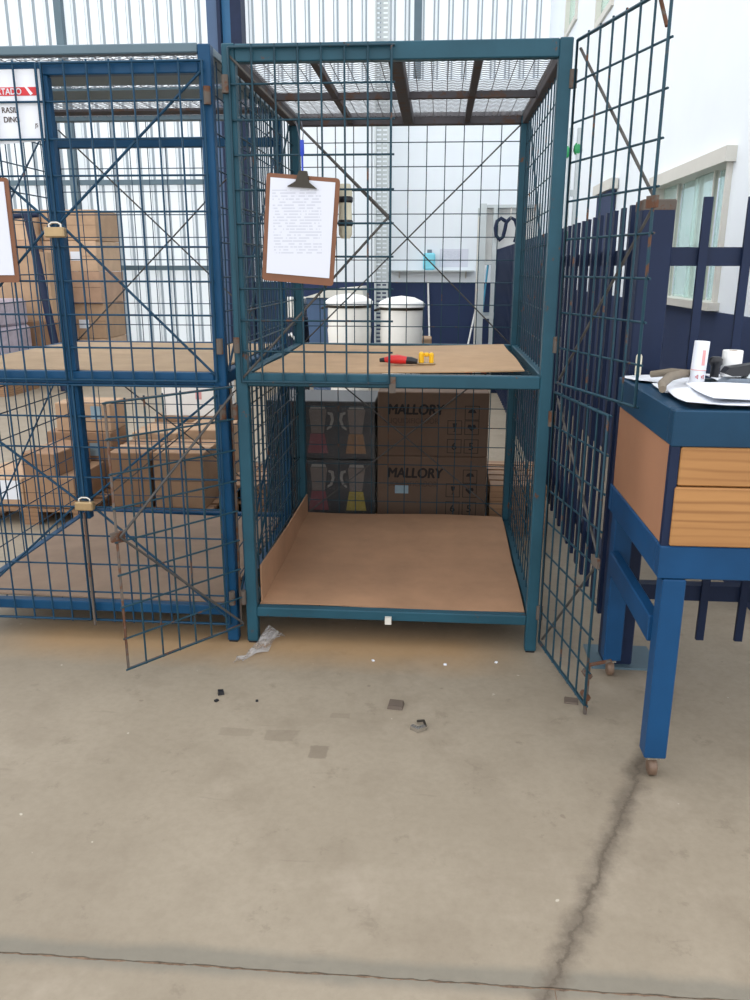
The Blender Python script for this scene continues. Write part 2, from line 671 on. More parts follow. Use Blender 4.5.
hw = [(4.25, 4.95, 3.12, 3.75), (6.05, 6.8, 3.5, 4.1)]
wall_rect(E0, wy0, 0, 5.6)
wall_rect(wy0, wy1, 0, wz0)
wall_rect(wy0, wy1, wz1, 5.6)
wall_rect(wy1, hw[0][0], 0, 5.6)
wall_rect(hw[0][0], hw[0][1], 0, hw[0][2])
wall_rect(hw[0][0], hw[0][1], hw[0][3], 5.6)
wall_rect(hw[0][1], hw[1][0], 0, 5.6)
wall_rect(hw[1][0], hw[1][1], 0, hw[1][2])
wall_rect(hw[1][0], hw[1][1], hw[1][3], 5.6)
wall_rect(hw[1][1], WY-.06, 0, 5.6)
wr = struct(mb.build('wall_right', 'white_wall'))
struct(MB().box(RX-.008, RX, E0, WY-.07, 0, 1.08).build('trim_2', 'navy_wall'))
# room behind the window
mb = MB()
mb.box(RX+2.2, RX+2.3, .3, 4.2, 0, 3.0)
mb.box(RX+RW, RX+2.3, 3.9, 4.0, 0, 3.0)
mb.box(RX+RW, RX+2.3, .3, .4, 0, 3.0)
struct(mb.build('wall_office', 'white_wall'))

w1 = bpy.data.objects.new('window_1', None)
COL.objects.link(w1)
w1.location = (RX, (wy0+wy1)/2, wz0)
ORG[w1] = V(w1.location)
struct(w1)
w1['label'] = 'office window with green tinted panes and pale frame'
MB().box(RX-.045, RX+RW, wy0-.03, wy1+.03, wz1-.062, wz1+.0).build('window_header', 'frame_white', w1)
MB().box(RX-.05, RX+RW, wy0-.03, wy1+.03, wz0-.0, wz0+.035).build('window_sill', 'frame_white', w1)
for y in (wy0, wy1-.025):
    MB().box(RX-.02, RX+.1, y, y+.025, wz0+.035, wz1-.062).build('jamb', 'frame_white', w1)
n = 4
for i in range(n):
    a = wy0+.025+(wy1-wy0-.05)*i/n
    b = wy0+.025+(wy1-wy0-.05)*(i+1)/n
    xo = .03 if i % 2 else .055
    MB().box(RX+xo, RX+xo+.008, a-.008, b+.008, wz0+.035, wz1-.062).build('pane', 'glass', w1)
    MB().box(RX+xo-.006, RX+xo+.014, a-.008, a+.006, wz0+.035, wz1-.062).build('stile', 'frame_white', w1)
for s in (-1, 1):
    MB().rod([(RX+.015, 1.84+s*.02, 1.29), (RX+.015, 1.84+s*.02, 1.37)], .006).build('pull_handle', 'dark', w1)
for i, (a, b, c, d) in enumerate(hw):
    ww = bpy.data.objects.new('window_%d' % (i+2), None)
    COL.objects.link(ww)
    ww.location = (RX, a, c)
    ORG[ww] = V(ww.location)
    struct(ww)
    ww['label'] = ['high tilted window in the white right wall, nearer one', 'high tilted window in the white right wall, farther one'][i]
    mb = MB()
    a, b, c, d = a+.002, b-.002, c+.002, d-.002
    mb.box(RX-.02, RX+RW+.01, a, a+.05, c, d).box(RX-.02, RX+RW+.01, b-.05, b, c, d).box(RX-.02, RX+RW+.01, a+.05, b-.05, c, c+.05).box(RX-.02, RX+RW+.01, a+.05, b-.05, d-.05, d)
    mb.build('window_frame', 'frame_white', ww)
    MB().box(RX+.02, RX+.028, a+.05, b-.05, c+.05, d-.05).build('pane', 'glass', ww)
# navy door in the right wall seen above the fence
d1 = bpy.data.objects.new('door_1', None)
COL.objects.link(d1)
d1.location = (RX, 3.9, 0)
ORG[d1] = V(d1.location)
struct(d1)
d1['label'] = 'navy door in the right wall with a pale grey head frame'
MB().box(RX-.035, RX-.009, 3.6, 4.16, 0, 1.8).build('door_leaf', 'navy_wall', d1)
MB().box(RX-.06, RX-.009, 3.54, 4.22, 1.8, 1.87).build('door_head', 'frame_white', d1)

# steel column, girts and posts of the shed
col_ = thing('steel_column', (-2.0, 8.1, 0), 'navy steel building column with a bright blue face behind the cages', 'column')
MB().box(-2.19, -2.06, 8.0, 8.2, 0, 5.6).build('flange', 'slate', col_)
MB().box(-2.06, -2.02, 7.97, 8.2, 0, 5.6).build('flange_edge', 'navy', col_)
MB().box(-2.02, -1.9, 8.06, 8.2, 0, 5.6).build('web', 'skyblue', col_)
MB().box(-1.9, -1.77, 7.97, 8.2, 0, 5.6).build('flange', 'navy', col_)
for i, (x, z0, lb) in enumerate(((-4.07, 0, 'grey blue post on the translucent wall above the left cage'), (.3, 3.47, 'short grey blue post on the translucent wall above the white wall'))):
    tag(MB().box(x-.045, x+.045, WY-.14, WY-.045, z0, 5.6).build('wall_post', 'girt'), lb, 'post')
for z, lb in ((2.31, 'upper thin grey blue rail across the translucent wall'), (1.26, 'lower thin grey blue rail across the translucent wall')):
    tag(MB().box(-9, -4.125, WY-.11, WY-.045, z-.03, z+.03).box(-4.015, -2.2, WY-.11, WY-.045, z-.03, z+.03).build('wall_rail', 'girt'), lb, 'rail')

# perforated cable tray upright
tr = thing('cable_tray', (-.1, 7.95, 0), 'tall pale grey perforated metal upright before the white back wall', 'upright')
mb = MB()
for x in (-.19, -.04):
    mb.box(x, x+.02, 7.9, 8.0, 0, 5.0)
mb.build('side_rail', 'alu', tr)
mb = MB()
for i in range(100):
    z = .02+i*.05
    mb.box(-.17, -.04, 7.985, 7.99, z, z+.03)
    mb.box(-.115, -.095, 7.985, 7.99, z+.03, z+.05)
mb.build('perforated_plate', 'alu', tr)['kind'] = 'stuff'

# ------------------------------------------------------------------ wire cages
D = 1.086
H1, H2, HT = .118, .92, 1.862
PW = .019
WR = .0026


def spread(a, b, pitch):
    n = max(1, round((b-a)/pitch))
    return [a+(b-a)*i/n for i in range(n+1)]


def mesh_panel(P0, U, W, ulen, wlen, pu, pw, r=WR, off=None):
    """wires on a plane: P0 corner, U and W unit vectors"""
    mb = MB()
    P0, U, W = V(P0), V(U), V(W)
    N = U.cross(W)*r
    for a in spread(0, ulen, pu):
        mb.rod([P0+U*a-N, P0+U*a+W*wlen-N], r, 4)
    for a in spread(0, wlen, pw):
        mb.rod([P0+W*a+N, P0+W*a+U*ulen+N], r, 4)
    return mb


def roof_mesh(x0, x1, y0, y1, z):
    mb = MB()
    for x in spread(x0, x1, .05):
        mb.rod([(x, y0, z), (x, y1, z)], .0015, 4, caps=False)
    for j, y in enumerate(spread(y0, y1, .026)):
        pts = []
        for i, x in enumerate(spread(x0, x1, .017)):
            pts.append((x, y+(.006 if i % 2 else -.006), z+.004))
        mb.rod(pts, .0015, 3, caps=False)
    return mb


def door(root, hinge, ang, width, z0, z1, mw, mf, sgn, latch=True, bolt=False, mrod='rod'):
    """sgn=+1: closed door extends to +X from the hinge; ang turns it towards the camera"""
    h = V((hinge[0], hinge[1], 0))
    U = V((sgn*math.cos(ang), -math.sin(ang), 0))
    N = V((U.y, -U.x, 0))*sgn
    Z = V((0, 0, 1))
    ht = z1-z0
    mb = MB()
    e = .004
    mb.rod([h+Z*z0+U*.003, h+Z*z0, h+Z*z1, h+Z*z1+U*.003, h+Z*z1+U*(width-.003), h+Z*z1+U*width, h+Z*z0+U*width, h+Z*z0+U*(width-.003), h+Z*z0+U*.003], e, 6)
    d = mb.build('door', mf, root, origin=(h.x, h.y, z0))
    mb = MB()
    us = spread(0, width, .067)[1:-1]
    for a in us:
        mb.rod([h+U*a+Z*(z0-.006), h+U*a+Z*(z1+.008)], WR+.0006, 5)
    for b in spread(0, ht, .1):
        mb.rod([h-U*.004+Z*(z0+b)-N*.005, h+U*(width+.01)+Z*(z0+b)-N*.005], WR+.0006, 5)
    mb.build('wire_grid', mw, d)
    zm = z0+ht*.52
    for q in (z0+.01, z1-.02):
        MB().rod([h+Z*q-N*.011, h+U*(width-.005)+Z*zm-N*.011], .0042, 6).build('brace_rod', mrod, d)
    c = h+U*(width-.004)+Z*zm
    if latch:
        mb = MB()
        R = Matrix.Rotation(math.atan2(U.y, U.x), 3, 'Z')
        mb.box(c.x-.022, c.x+.022, c.y-.004, c.y+.004, c.z-.014, c.z+.014, R=R)
        mb.build('latch_plate', 'rusty', d)
    for q in (z0+ht*.12, z1-ht*.1):
        p = h-U*.012+Z*q
        MB().rod([p-Z*.024, p+Z*.024], .011, 8).build('hinge', 'rusty', d)
    if bolt:
        b0 = h+U*(width-.03)-N*.016
        mb = MB()
        mb.rod([b0+Z*.004, b0+Z*.16, b0+Z*.162-U*.0, b0+Z*.16+V((.07, .035, 0))], .006, 6)
        for q in (.05, .12):
            mb.rod([b0-U*.024+Z*(z0+q-.04), b0+U*.01+Z*(z0+q-.04)], .011, 6)
        mb.build('drop_bolt', 'rusty', d)
    return d


def cage(label, x0, x1, mp, mw, header, roof_steel):
    t = thing('wire_cage', ((x0+x1)/2, D/2, 0), label, 'cage')
    for x in (x0, x1):
        for y in (0, D):
            MB().bbox(x-PW, x+PW, y-PW, y+PW, .006, HT+.02, .003).build('post', mp, t)
            MB().box(x-PW*.8, x+PW*.8, y-PW*.8, y+PW*.8, 0, .006).build('foot_cap', 'black', t)
    xa, xb = x0+PW, x1-PW
    ya, yb = PW, D-PW
    for z, hh in ((H1, .017), (H2, .02), (HT+.01, .013) if header else (HT-.006, .024)):
        m_ = 'girt' if header and z > 1.5 else mp
        MB().bbox(xa, xb, -PW, PW-.004, z-hh, z+hh, .003).build('rail', m_, t)
        mback = roof_steel if z > 1.5 else mp
        MB().bbox(xa, xb, D-PW+.004, D+PW, z-hh, z+hh, .003).build('rail', mback, t)
        for x in (x0, x1):
            MB().bbox(x-PW+.004, x+PW-.004, ya, yb, z-hh, z+hh, .003).build('rail', mback, t)
    if header:
        MB().bbox(xa, xb, -PW, PW-.006, 1.806, 1.836, .003).build('header_rail', mp, t)
        MB().bbox(xa, xb, D-PW+.004, D+PW, 1.755, 1.79, .003).build('header_rail', mp, t)
    # roof bars
    rz = HT-.018
    xm = (x0+x1)/2
    if header:
        for a, b, mt in ((.15, .40, 'girt'), (.477, .66, 'girt'), (.86, .95, 'brown_steel')):
            MB().box(xa, xb, a, b, HT-.002, HT+.006).build('roof_strip', mt, t)
    else:
        MB().bbox(xm-.021, xm+.021, ya, yb, rz-.012, rz+.03, .003).build('roof_bar', roof_steel, t)
        ym = D*.52
        MB().box(xa, xm-.021, ym-.014, ym+.014, rz-.008, rz+.014).build('roof_bar', roof_steel, t)
        MB().box(xm+.021, xb, ym-.014, ym+.014, rz-.008, rz+.014).build('roof_bar', roof_steel, t)
        for x in ((x0+xm)/2, (x1+xm)/2):
            MB().box(x-.011, x+.011, ya, ym-.014, rz-.006, rz+.014).box(x-.011, x+.011, ym+.014, yb, rz-.006, rz+.014).build('roof_bar', roof_steel, t)
    roof_mesh(xa, xb, ya, yb, HT+.012 if header else HT-.002).build('roof_mesh', 'roofwire', t)['kind'] = 'stuff'
    # side and back panels, shelf grids
    for z0, z1 in ((H1, H2), (H2, HT)):
        for x, s in ((x0, -1), (x1, 1)):
            mesh_panel((x+s*.008, ya, z0), (0, 1, 0), (0, 0, 1), yb-ya, z1-z0, .075, .1).build('side_mesh', mw, t)
            MB().rod([(x+s*.018, ya, z0+.02), (x+s*.018, yb, z1-.03)], .004, 6).build('brace_rod', mw, t)
        mesh_panel((xa, D+.006, z0), (1, 0, 0), (0, 0, 1), xb-xa, z1-z0, .077, .094, .002).build('back_mesh', mw, t)
        MB().rod([(xa, D+.014, z0+.02), (xb, D+.014, z1-.03)], .0034, 6).build('brace_rod', 'rod', t)
        MB().rod([(xa, D+.022, z1-.03), (xb, D+.022, z0+.02)], .0034, 6).build('brace_rod', 'rod', t)
        mesh_panel((xa, ya, z0-.004), (1, 0, 0), (0, 1, 0), xb-xa, yb-ya, .1, .05, .0024).build('shelf_grid', mw, t)
    return t


cage1 = cage('open teal wire cage with doors swung wide, right of the blue cage', 0, .96, 'teal', 'teal_wire', False, 'brown_steel')
door(cage1, (.004, -.03), 0, .468, .915, 1.868, 'teal_wire', 'teal_wire', 1, latch=False)
door(cage1, (-.034, -.034), math.radians(180-51.5), .437, .075, .898, 'teal_wire', 'rusty', 1)
d_ = door(cage1, (.987, -.03), math.radians(73), .468, .925, 1.87, 'teal_wire', 'teal_wire', 1, latch=True)
MB().rod([(1.118, -.41, 1.9), (1.117, -.405, 1.86), (1.13, -.43, 1.80)], .005).build('bent_strap', 'rusty', d_)
MB().rod([(1.118, -.405, 1.86), (1.125, -.43, 1.885), (1.136, -.46, 1.88)], .003).build('wire_tie', 'toolred', d_)
door(cage1, (.985, -.034), math.radians(78.5), .415, .05, .895, 'teal_wire', 'teal_wire', 1, bolt=True)
# hooks where the missing doors meet the middle rail
MB().box(.472, .492, -.028, -.019, .885, .935).build('striker', 'rusty', cage1)
MB().box(.463, .485, -.03, -.019, .092, .118).build('striker', 'frame_white', cage1)

X0, X1, XC = -1.05, -.07, -.56
cage2 = cage('closed blue wire cage with padlocked doors, at the left edge', X0, X1, 'blue', 'blue_wire', True, 'girt')
for z0, z1 in ((.915, 1.835), (.075, .898)):
    door(cage2, (X0+.004, -.034), 0, .478, z0, z1, 'blue_wire', 'blue_wire', 1, latch=False, mrod='blue_wire')
    door(cage2, (X1-.004, -.034), 0, .478, z0, z1, 'blue_wire', 'blue_wire', -1, latch=False, mrod='blue_wire')
MB().bbox(XC-.017, XC+.017, -PW, PW-.006, H2+.02, 1.806, .003).build('middle_post', 'blue', cage2)
MB().bbox(XC-.017, XC+.017, -PW, PW-.006, .44, H2-.02, .003).build('middle_post', 'blue', cage2)
MB().rod([(XC+.008, -.045, .06), (XC+.008, -.045, .47)], .0045).build('drop_bolt', 'rusty', cage2)


def padlock(x, z, label, mat):
    t = thing('padlock', (x, -.06, z), label, 'padlock', 'padlocks on the blue cage')
    MB().bbox(x-.032, x+.03, -.078, -.052, z-.016, z+.014, .004).build('lock_body', mat, t)
    MB().rod([(x-.018, -.065, z+.012), (x-.018, -.065, z+.022), (x-.008, -.065, z+.027), (x+.008, -.065, z+.027), (x+.018, -.065, z+.022), (x+.018, -.065, z+.012)], .0042).build('shackle', 'steel', t)


padlock(-.542, 1.366, 'worn padlock on the upper doors of the blue cage', 'brass')
padlock(-.536, .502, 'brass padlock on the lower doors of the blue cage', 'brass')

# sheets lying in the cages
tag(MB().grid(.022, .938, .022, 1.083, 12, 12, lambda x, y: .1285+.017*min(1, max(0, y-.5)*2)+.004*math.sin(x*7+y*3)+.004*math.sin(y*9), .004).build('cardboard_sheet', 'sheet'),
    'brown cardboard sheet covering the bottom shelf of the teal cage', 'cardboard')
tag(MB().grid(.03, .905, .04, 1.03, 12, 10, lambda x, y: .933+.010*max(0, x-.4)*2+.003*math.sin(y*8+x*5), .004,
              xf=lambda x, y: (x, y+.13*max(0, (x-.3))*(1-y))).build('cardboard_sheet', 'sheet_up'),
    'tan cardboard sheet on the upper shelf of the teal cage', 'cardboard')
mb = MB()
mb.prism([(.024, .03, .136), (.024, 1.05, .136), (.024, 1.05, .245), (.024, .55, .25), (.024, .03, .272)], (.005, 0, 0))
tag(mb.build('cardboard_strip', 'sheet'), 'upright cardboard strip lining the left side of the teal cage bottom shelf', 'cardboard')
tag(MB().grid(-1.02, -.1, .03, 1.03, 10, 10, lambda x, y: .934+.006*math.sin(x*6+1)*math.sin(y*3), .006).build('plywood_sheet', 'ply'),
    'pale dusty board on the upper shelf of the blue cage', 'board')
tag(MB().grid(-1.02, -.1, .025, 1.03, 8, 8, lambda x, y: .131+.004*math.sin(x*5), .006).build('plywood_sheet', 'ply_low'),
    'greyish brown board on the bottom shelf of the blue cage', 'board')

# ------------------------------------------------------------------ clipboards, sign
Rc = Matrix.Rotation(math.radians(4.6), 3, 'Y')


def clipboard(cx, cz, R, label, w=.218, h=.305, y=-.052):
    t = thing('clipboard', (cx, y, cz-h/2), label, 'clipboard')
    c = V((cx, y, cz))
    P = lambda a, b, d=0: c+R @ V((a, d, b))
    poly = []
    for sx, sz in ((-1, -1), (1, -1), (1, 1), (-1, 1)):
        for k in range(4):
            a0 = {(-1, -1): 180, (1, -1): 270, (1, 1): 0, (-1, 1): 90}[(sx, sz)]
            a = math.radians(a0+k*30)
            poly.append(P(sx*(w/2-.01)+.01*math.cos(a), sz*(h/2-.01)+.01*math.sin(a)))
    MB().prism(poly, (0, .004, 0)).build('board', 'hardboard', t)
    pw_, ph = w*.44, h*.455
    b = -.003
    MB().prism([P(-pw_, -h/2+.022, b), P(pw_, -h/2+.022, b), P(pw_, h/2-.012, b), P(-pw_, h/2-.012, b)], (0, .0022, 0)).build('paper', 'page', t)
    z = h/2
    MB().prism([P(-.044, z-.034, -.012), P(.044, z-.034, -.012), P(.02, z-.018, -.012), P(.012, z+.012, -.012), P(-.012, z+.012, -.012), P(-.02, z-.018, -.012)], (0, .012, 0)).build('clip', 'dark', t)
    return t, P


t, P = clipboard(.205, 1.371, Rc, 'brown clipboard with a printed page hanging on the teal cage door')
clipboard(-.789, 1.37, Matrix.Rotation(0, 3, 'Y'), 'brown clipboard with white page cut by the left edge, on the blue cage')
t = thing('pen', (.218, -.05, 1.56), 'blue pen hanging on a string above the clipboard', 'pen')
MB().rod([(.216, -.056, 1.528), (.216, -.056, 1.575), (.216, -.056, 1.58), (.216, -.056, 1.618)], [.003, .003, .0065, .006], 8).build('pen_body', 'pen', t)
MB().rod([(.216, -.056, 1.6), (.207, -.045, 1.63), (.196, -.037, 1.672)], .0013, 4).build('string', 'string', t)
MB().rod([(.216, -.056, 1.6), (.219, -.045, 1.64), (.212, -.037, 1.672)], .0013, 4).build('string', 'string', t)
t = thing('rag_bundle', (.33, -.01, 1.36), 'off white rolled rag tied with dark bands behind the clipboard edge', 'rag')
mb = MB()
mb.lathe((.333, .012, 1.35), [(.014, 0), (.02, .01), (.021, .05), (.019, .09), (.022, .13), (.016, .155)], 10)
mb.build('roll', 'cloth', t)
for z in (1.385, 1.452):
    MB().lathe((.333, .012, z), [(.021, 0), (.0235, .004), (.0235, .014), (.021, .018)], 10).build('band', 'black', t)

t = thing('paper_sign', (-.67, -.021, 1.61), 'white paper sign with a red band behind the blue cage wires', 'sign')
MB().prism([(-.80, -.0225, 1.612), (-.566, -.0225, 1.628), (-.558, -.0225, 1.822), (-.80, -.0225, 1.822)], (0, .0015, 0)).build('sign_sheet', 'paper', t)
MB().box(-.80, -.575, -.0235, -.0226, 1.751, 1.774).build('red_band', 'red', t)
MB().prism([(-.612, -.0238, 1.775), (-.604, -.0238, 1.775), (-.588, -.0238, 1.756), (-.596, -.0238, 1.752)], (0, .0003, 0)).build('white_slash', 'paper', t)
text('sign_lettering', 'RTADO', .024, (-.622, -.024, 1.7545), 'paper', t, .0006, 'RIGHT', sx=.92)
text('sign_lettering', 'RASIL', .022, (-.641, -.0235, 1.705), 'ink_soft', t, .0003, 'RIGHT', sx=.9)
text('sign_lettering', 'DING', .022, (-.637, -.0235, 1.679), 'ink_soft', t, .0003, 'RIGHT', sx=.9)
text('sign_lettering', 'JS', .015, (-.582, -.0235, 1.665), 'ink_soft', t, 0, 'RIGHT', sx=.9)

# tools on the upper shelf
t = thing('pliers', (.49, .29, .94), 'red handled tool lying on the upper cardboard sheet', 'tool')
MB().rod([(.435, .285, .955), (.46, .283, .957), (.49, .28, .957), (.515, .278, .955)], [.008, .015, .016, .013], 8).build('grip', 'toolred', t)
MB().rod([(.45, .30, .957), (.48, .305, .96), (.505, .30, .958)], [.008, .012, .009], 8).build('grip', 'toolred', t)
MB().rod([(.513, .278, .955), (.53, .277, .954), (.552, .275, .951)], [.013, .013, .009], 8).build('jaw', 'black', t)
MB().rod([(.42, .287, .953), (.438, .285, .955)], [.007, .009], 8).build('tip', 'black', t)
t = thing('yellow_clamp', (.575, .3, .94), 'small yellow plastic clamp beside the red tool', 'tool')
mb = MB()
mb.bbox(.556, .574, .285, .315, .942, .982, .005)
mb.bbox(.592, .608, .285, .315, .942, .98, .005)
mb.bbox(.574, .592, .29, .31, .966, .98, .004)
mb.build('body', 'yellow', t)
MB().bbox(.55, .614, .28, .32, .939, .945, .002).build('foot', 'brass', t)

# ------------------------------------------------------------------ pallets and cartons
def pallet(x0, x1, y0, y1, label, z=0, h=.085, nb=6):
    t = thing('wooden_pallet', ((x0+x1)/2, (y0+y1)/2, z), label, 'pallet', 'wooden pallets')
    b = .015
    ww = (y1-y0)/(nb*1.25)
    for i in range(nb):
        y = y0+(y1-y0-ww)*i/(nb-1)
        MB().box(x0, x1, y, y+ww, z+h-b, z+h).build('deck_board', 'pallet_wood', t)
    for x in (x0, (x0+x1)/2-.04, x1-.08):
        for y in (y0, (y0+y1)/2-.04, y1-.08):
            MB().box(x, x+.08, y, y+.08, z+b, z+h-b).build('block', 'pallet_wood', t)
        MB().box(x, x+.08, y0, y1, z, z+b).build('runner', 'pallet_wood', t)
    return t


def carton(x0, x1, y0, y1, z0, z1, mat, label, group=None, tape=True, rz=0, flaps=None, sticker=None):
    t = thing('carton', ((x0+x1)/2, (y0+y1)/2, z0), label, 'box', group)
    MB().bbox(x0, x1, y0, y1, z0, z1, .004).build('box_body', mat, t)
    if tape:
        ym = (y0+y1)/2
        mb = MB()
        mb.box(x0-.001, x1+.001, ym-.02, ym+.02, z1, z1+.001)
        mb.build('tape', 'kraft_c', t)
        MB().box(x0-.001, x1+.001, y0-.001, y0, (z0+z1)/2-.002, (z0+z1)/2+.002).build('crease', 'kraft_dark', t)
    if sticker:
        a, b, c, d, mt = sticker
        MB().box(a, b, y0-.0015, y0-.0002, c, d).build('sticker', mt, t)
    if rz:
        t.rotation_euler.z = rz
    return t


PZ = .087
pallet(-1.72, -1.12, 1.225, 1.9, 'wooden pallet under cartons behind the blue cage, left one')
pallet(-1.03, -.50, 1.28, 2.35, 'wooden pallet under cartons behind the blue cage, right one', nb=9)
carton(-1.74, -1.46, 1.25, 1.6, PZ, .235, 'kraft_c', 'carton with a white label behind the blue cage, leftmost on the pallet', sticker=(-1.58, -1.475, .125, .225, 'paper'))
carton(-1.45, -1.185, 1.24, 1.62, PZ, .245, 'kraft', 'wide low carton on the left pallet, beneath a smaller carton')
carton(-1.445, -1.26, 1.26, 1.6, .246, .365, 'kraft_b', 'small carton on top of a wide low carton, left pallet', rz=-.12)
carton(-1.5, -1.14, 1.64, 1.89, PZ, .4, 'kraft_b', 'carton with a pale blue sticker at the rear of the left pallet', sticker=(-1.27, -1.215, .27, .34, 'bluelabel'))
carton(-1.45, -1.14, 1.66, 1.88, .402, .555, 'kraft_c', 'topmost carton at the rear of the left pallet', sticker=(-1.25, -1.19, .47, .54, 'bluelabel'))
carton(-1.02, -.81, 1.29, 1.63, PZ, .37, 'kraft_b', 'tall carton at the front of the right pallet, left of two')
carton(-.79, -.53, 1.29, 1.63, PZ, .375, 'kraft', 'tall carton at the front of the right pallet, right of two')
carton(-1.03, -.78, 1.66, 1.98, PZ, .40, 'kraft_c', 'carton in the middle row of the right pallet, left of two')
carton(-.76, -.51, 1.66, 1.98, PZ, .42, 'kraft_c', 'carton in the middle row of the right pallet, right of two')
carton(-1.02, -.52, 2.0, 2.34, PZ, .43, 'kraft', 'wide carton at the rear of the right pallet under a white box')
carton(-.97, -.62, 2.01, 2.33, .431, .64, 'white', 'white box standing on the rear carton behind the blue cage', tape=False, sticker=(-.77, -.735, .53, .575, 'pink'))
# slatted pallets stacked beside the cartons
for k in range(3):
    pallet(.89, 1.16, 1.24, 1.75, 'small slatted pallet beside the printed cartons, %s of three' % ['bottom', 'middle', 'top'][k], z=k*.087, nb=5)
for k in range(2):
    pallet(-.47, -.26, 1.45, 1.95, 'small slatted pallet between the carton stacks, %s of two' % ['lower', 'upper'][k], z=k*.087, nb=5)

# printed cartons and black boxes behind the open cage
pallet(-.2, .87, 1.2, 1.75, 'wooden pallet under the printed cartons and black boxes', nb=6)


def icon(t, x, z, s, kind, y):
    mb = MB()
    lw = .003
    mb.box(x-s, x+s, y, y+.0005, z+s-lw, z+s).box(x-s, x+s, y, y+.0005, z-s, z-s+lw)
    mb.box(x-s, x-s+lw, y, y+.0005, z-s, z+s).box(x+s-lw, x+s, y, y+.0005, z-s, z+s)
    p = lambda a, b: (x+a*s, y, z+b*s)
    if kind == 'glass':
        mb.prism([p(-.3, .6), p(.3, .6), p(.2, 0), p(.05, -.1), p(.05, -.5), p(.3, -.6), p(-.3, -.6), p(-.05, -.5), p(-.05, -.1), p(-.2, 0)], (0, .0005, 0))
    if kind == 'umbrella':
        mb.prism([p(-.6, 0), p(-.4, .4), p(0, .55), p(.4, .4), p(.6, 0)], (0, .0005, 0))
        mb.prism([p(-.05, 0), p(.05, 0), p(.05, -.6), p(-.05, -.6)], (0, .0005, 0))
    if kind == 'heart':
        mb.prism([p(0, -.5), p(-.6, .1), p(-.45, .45), p(-.1, .4), p(0, .2), p(.1, .4), p(.45, .45), p(.6, .1)], (0, .0005, 0))
    mb.build('handling_mark', 'ink', t)


def mallory(z0, z1, label, sticker):
    t = carton(.345, .868, 1.222, 1.6, z0, z1, 'kraft_dark', label, 'brown printed cartons', tape=True)
    y = 1.2205
    text('lettering', 'MALLORY', .068, (.392, y, z1-.105), 'ink', t, .003, sx=.87, shear=.12)
    text('lettering', 'LIQUIDIFICADOR', .036, (.392, y, z1-.148), 'ink_soft', t, 0, sx=.86)
    s = .034
    for a, b, k in ((.79, -.095, 'umbrella'), (.71, -.165, 'glass'), (.79, -.165, 'heart')):
        icon(t, a, z1+b, s, k, y)
    for a, ch in ((.71, '6'), (.79, '5')):
        icon(t, a, z1-.255, s, '', y)
        text('lettering', ch, .05, (a-.013, y, z1-.272), 'ink', t, .0008)
    if sticker:
        MB().box(.43, .495, y-.001, y+.0005, z1-.185, z1-.145).build('sticker', 'bluelabel', t)


mallory(PZ+.001, .397, 'brown printed carton with a small pale sticker, bottom of its stack', True)
mallory(.398, .705, 'brown printed carton without sticker, top of its stack', False)


def black_box(z0, z1, label, right):
    t = thing('black_box', (.08, 1.4, z0), label, 'box', 'black printed boxes')
    MB().bbox(-.19, .333, 1.23, 1.6, z0, z1, .004).build('box_body', 'black_box', t)
    h = z1-z0
    y = 1.2285
    for cx, sg, base in ((.055, 1, 'pinkbase'), (.24, -1, right)):
        p = lambda a, b: (cx+a, y, z0+b*h)
        mb = MB()
        mb.prism([p(-.04, .86), p(.045, .86), p(.03, .45), p(-.03, .45)], (0, .0006, 0), 0)
        mb.prism([p(-.03, .92), p(.035, .92), p(.04, .87), p(-.035, .87)], (0, .0006, 0), 1)
        mb.prism([p(-.034, .44), p(.034, .44), p(.05, .1), p(-.05, .1)], (0, .0006, 0), 2)
        pts = [(.05, .82), (.075, .8), (.08, .68), (.068, .55), (.045, .5), (.045, .54), (.058, .58), (.066, .68), (.062, .76), (.05, .78)]
        mb.prism([p(sg*a, b) for a, b in pts], (0, .0006, 0), 1)
        mb.build('printed_picture', ['jug', 'jugl', base], t)


black_box(PZ+.001, .37, 'black printed box in clear wrap, bottom of its stack', 'yellowbase')
black_box(.374, .655, 'black printed box in clear wrap, top of its stack', 'orangebase')
mb = MB()
x0, x1, y0, y1, z0, z1 = -.2, .341, 1.216, 1.61, PZ+.006, .664
N = 14
ring = [(x0, y0), (x1, y0), (x1, y1), (x0, y1)]
vs, fs = [], []
for k in range(N+1):
    z = z0+(z1-z0)*k/N
    o = .004*math.sin(k*2.3)
    for x, y in ring:
        vs.append((x+(o if x > 0 else -o)*.5, y+(o*.6 if y > 1.4 else -o*.6), z))
for k in range(N):
    for j in range(4):
        fs.append((k*4+j, k*4+(j+1) % 4, k*4+4+(j+1) % 4, k*4+4+j))
mb.add(vs, fs)
tag(mb.build('stretch_wrap', 'film'), 'clear stretch film wrapped around the two black boxes', 'plastic wrap')

# far stacks against the translucent wall
zt = [.12, .45, .86, 1.22, 1.56, 1.9]
names = ['bottom', 'second', 'third', 'fourth', 'top']
for cname, xa, xb, y0 in (('right', -3.93, -3.3, 6.9), ('left', -4.65, -4.0, 6.75)):
    pallet(xa-.02, xb+.02, y0-.02, y0+.75, 'far pallet under the %s carton stack at the translucent wall' % cname, h=.12)
    for k in range(5):
        j = random.uniform(-.02, .02)
        carton(xa+j, xb+j, y0+random.uniform(0, .03), y0+.7, zt[k]+.001, zt[k+1]-.003, ['kraft_far', 'kraft_c', 'kraft_far2'][(k+(cname == 'left')*2) % 3],
               '%s carton of the %s far stack at the translucent wall' % (names[k], cname), 'cartons stacked at the translucent wall', rz=random.uniform(-.03, .03),
               sticker=(xa+.3, xa+.42, zt[k]+.12, zt[k]+.22, 'paper') if k in (1, 3) else None)
carton(-4.15, -3.55, 6.15, 6.6, .7, 1.42, 'kraft_c', 'orange tan carton standing before the far stacks, upper', tape=False)
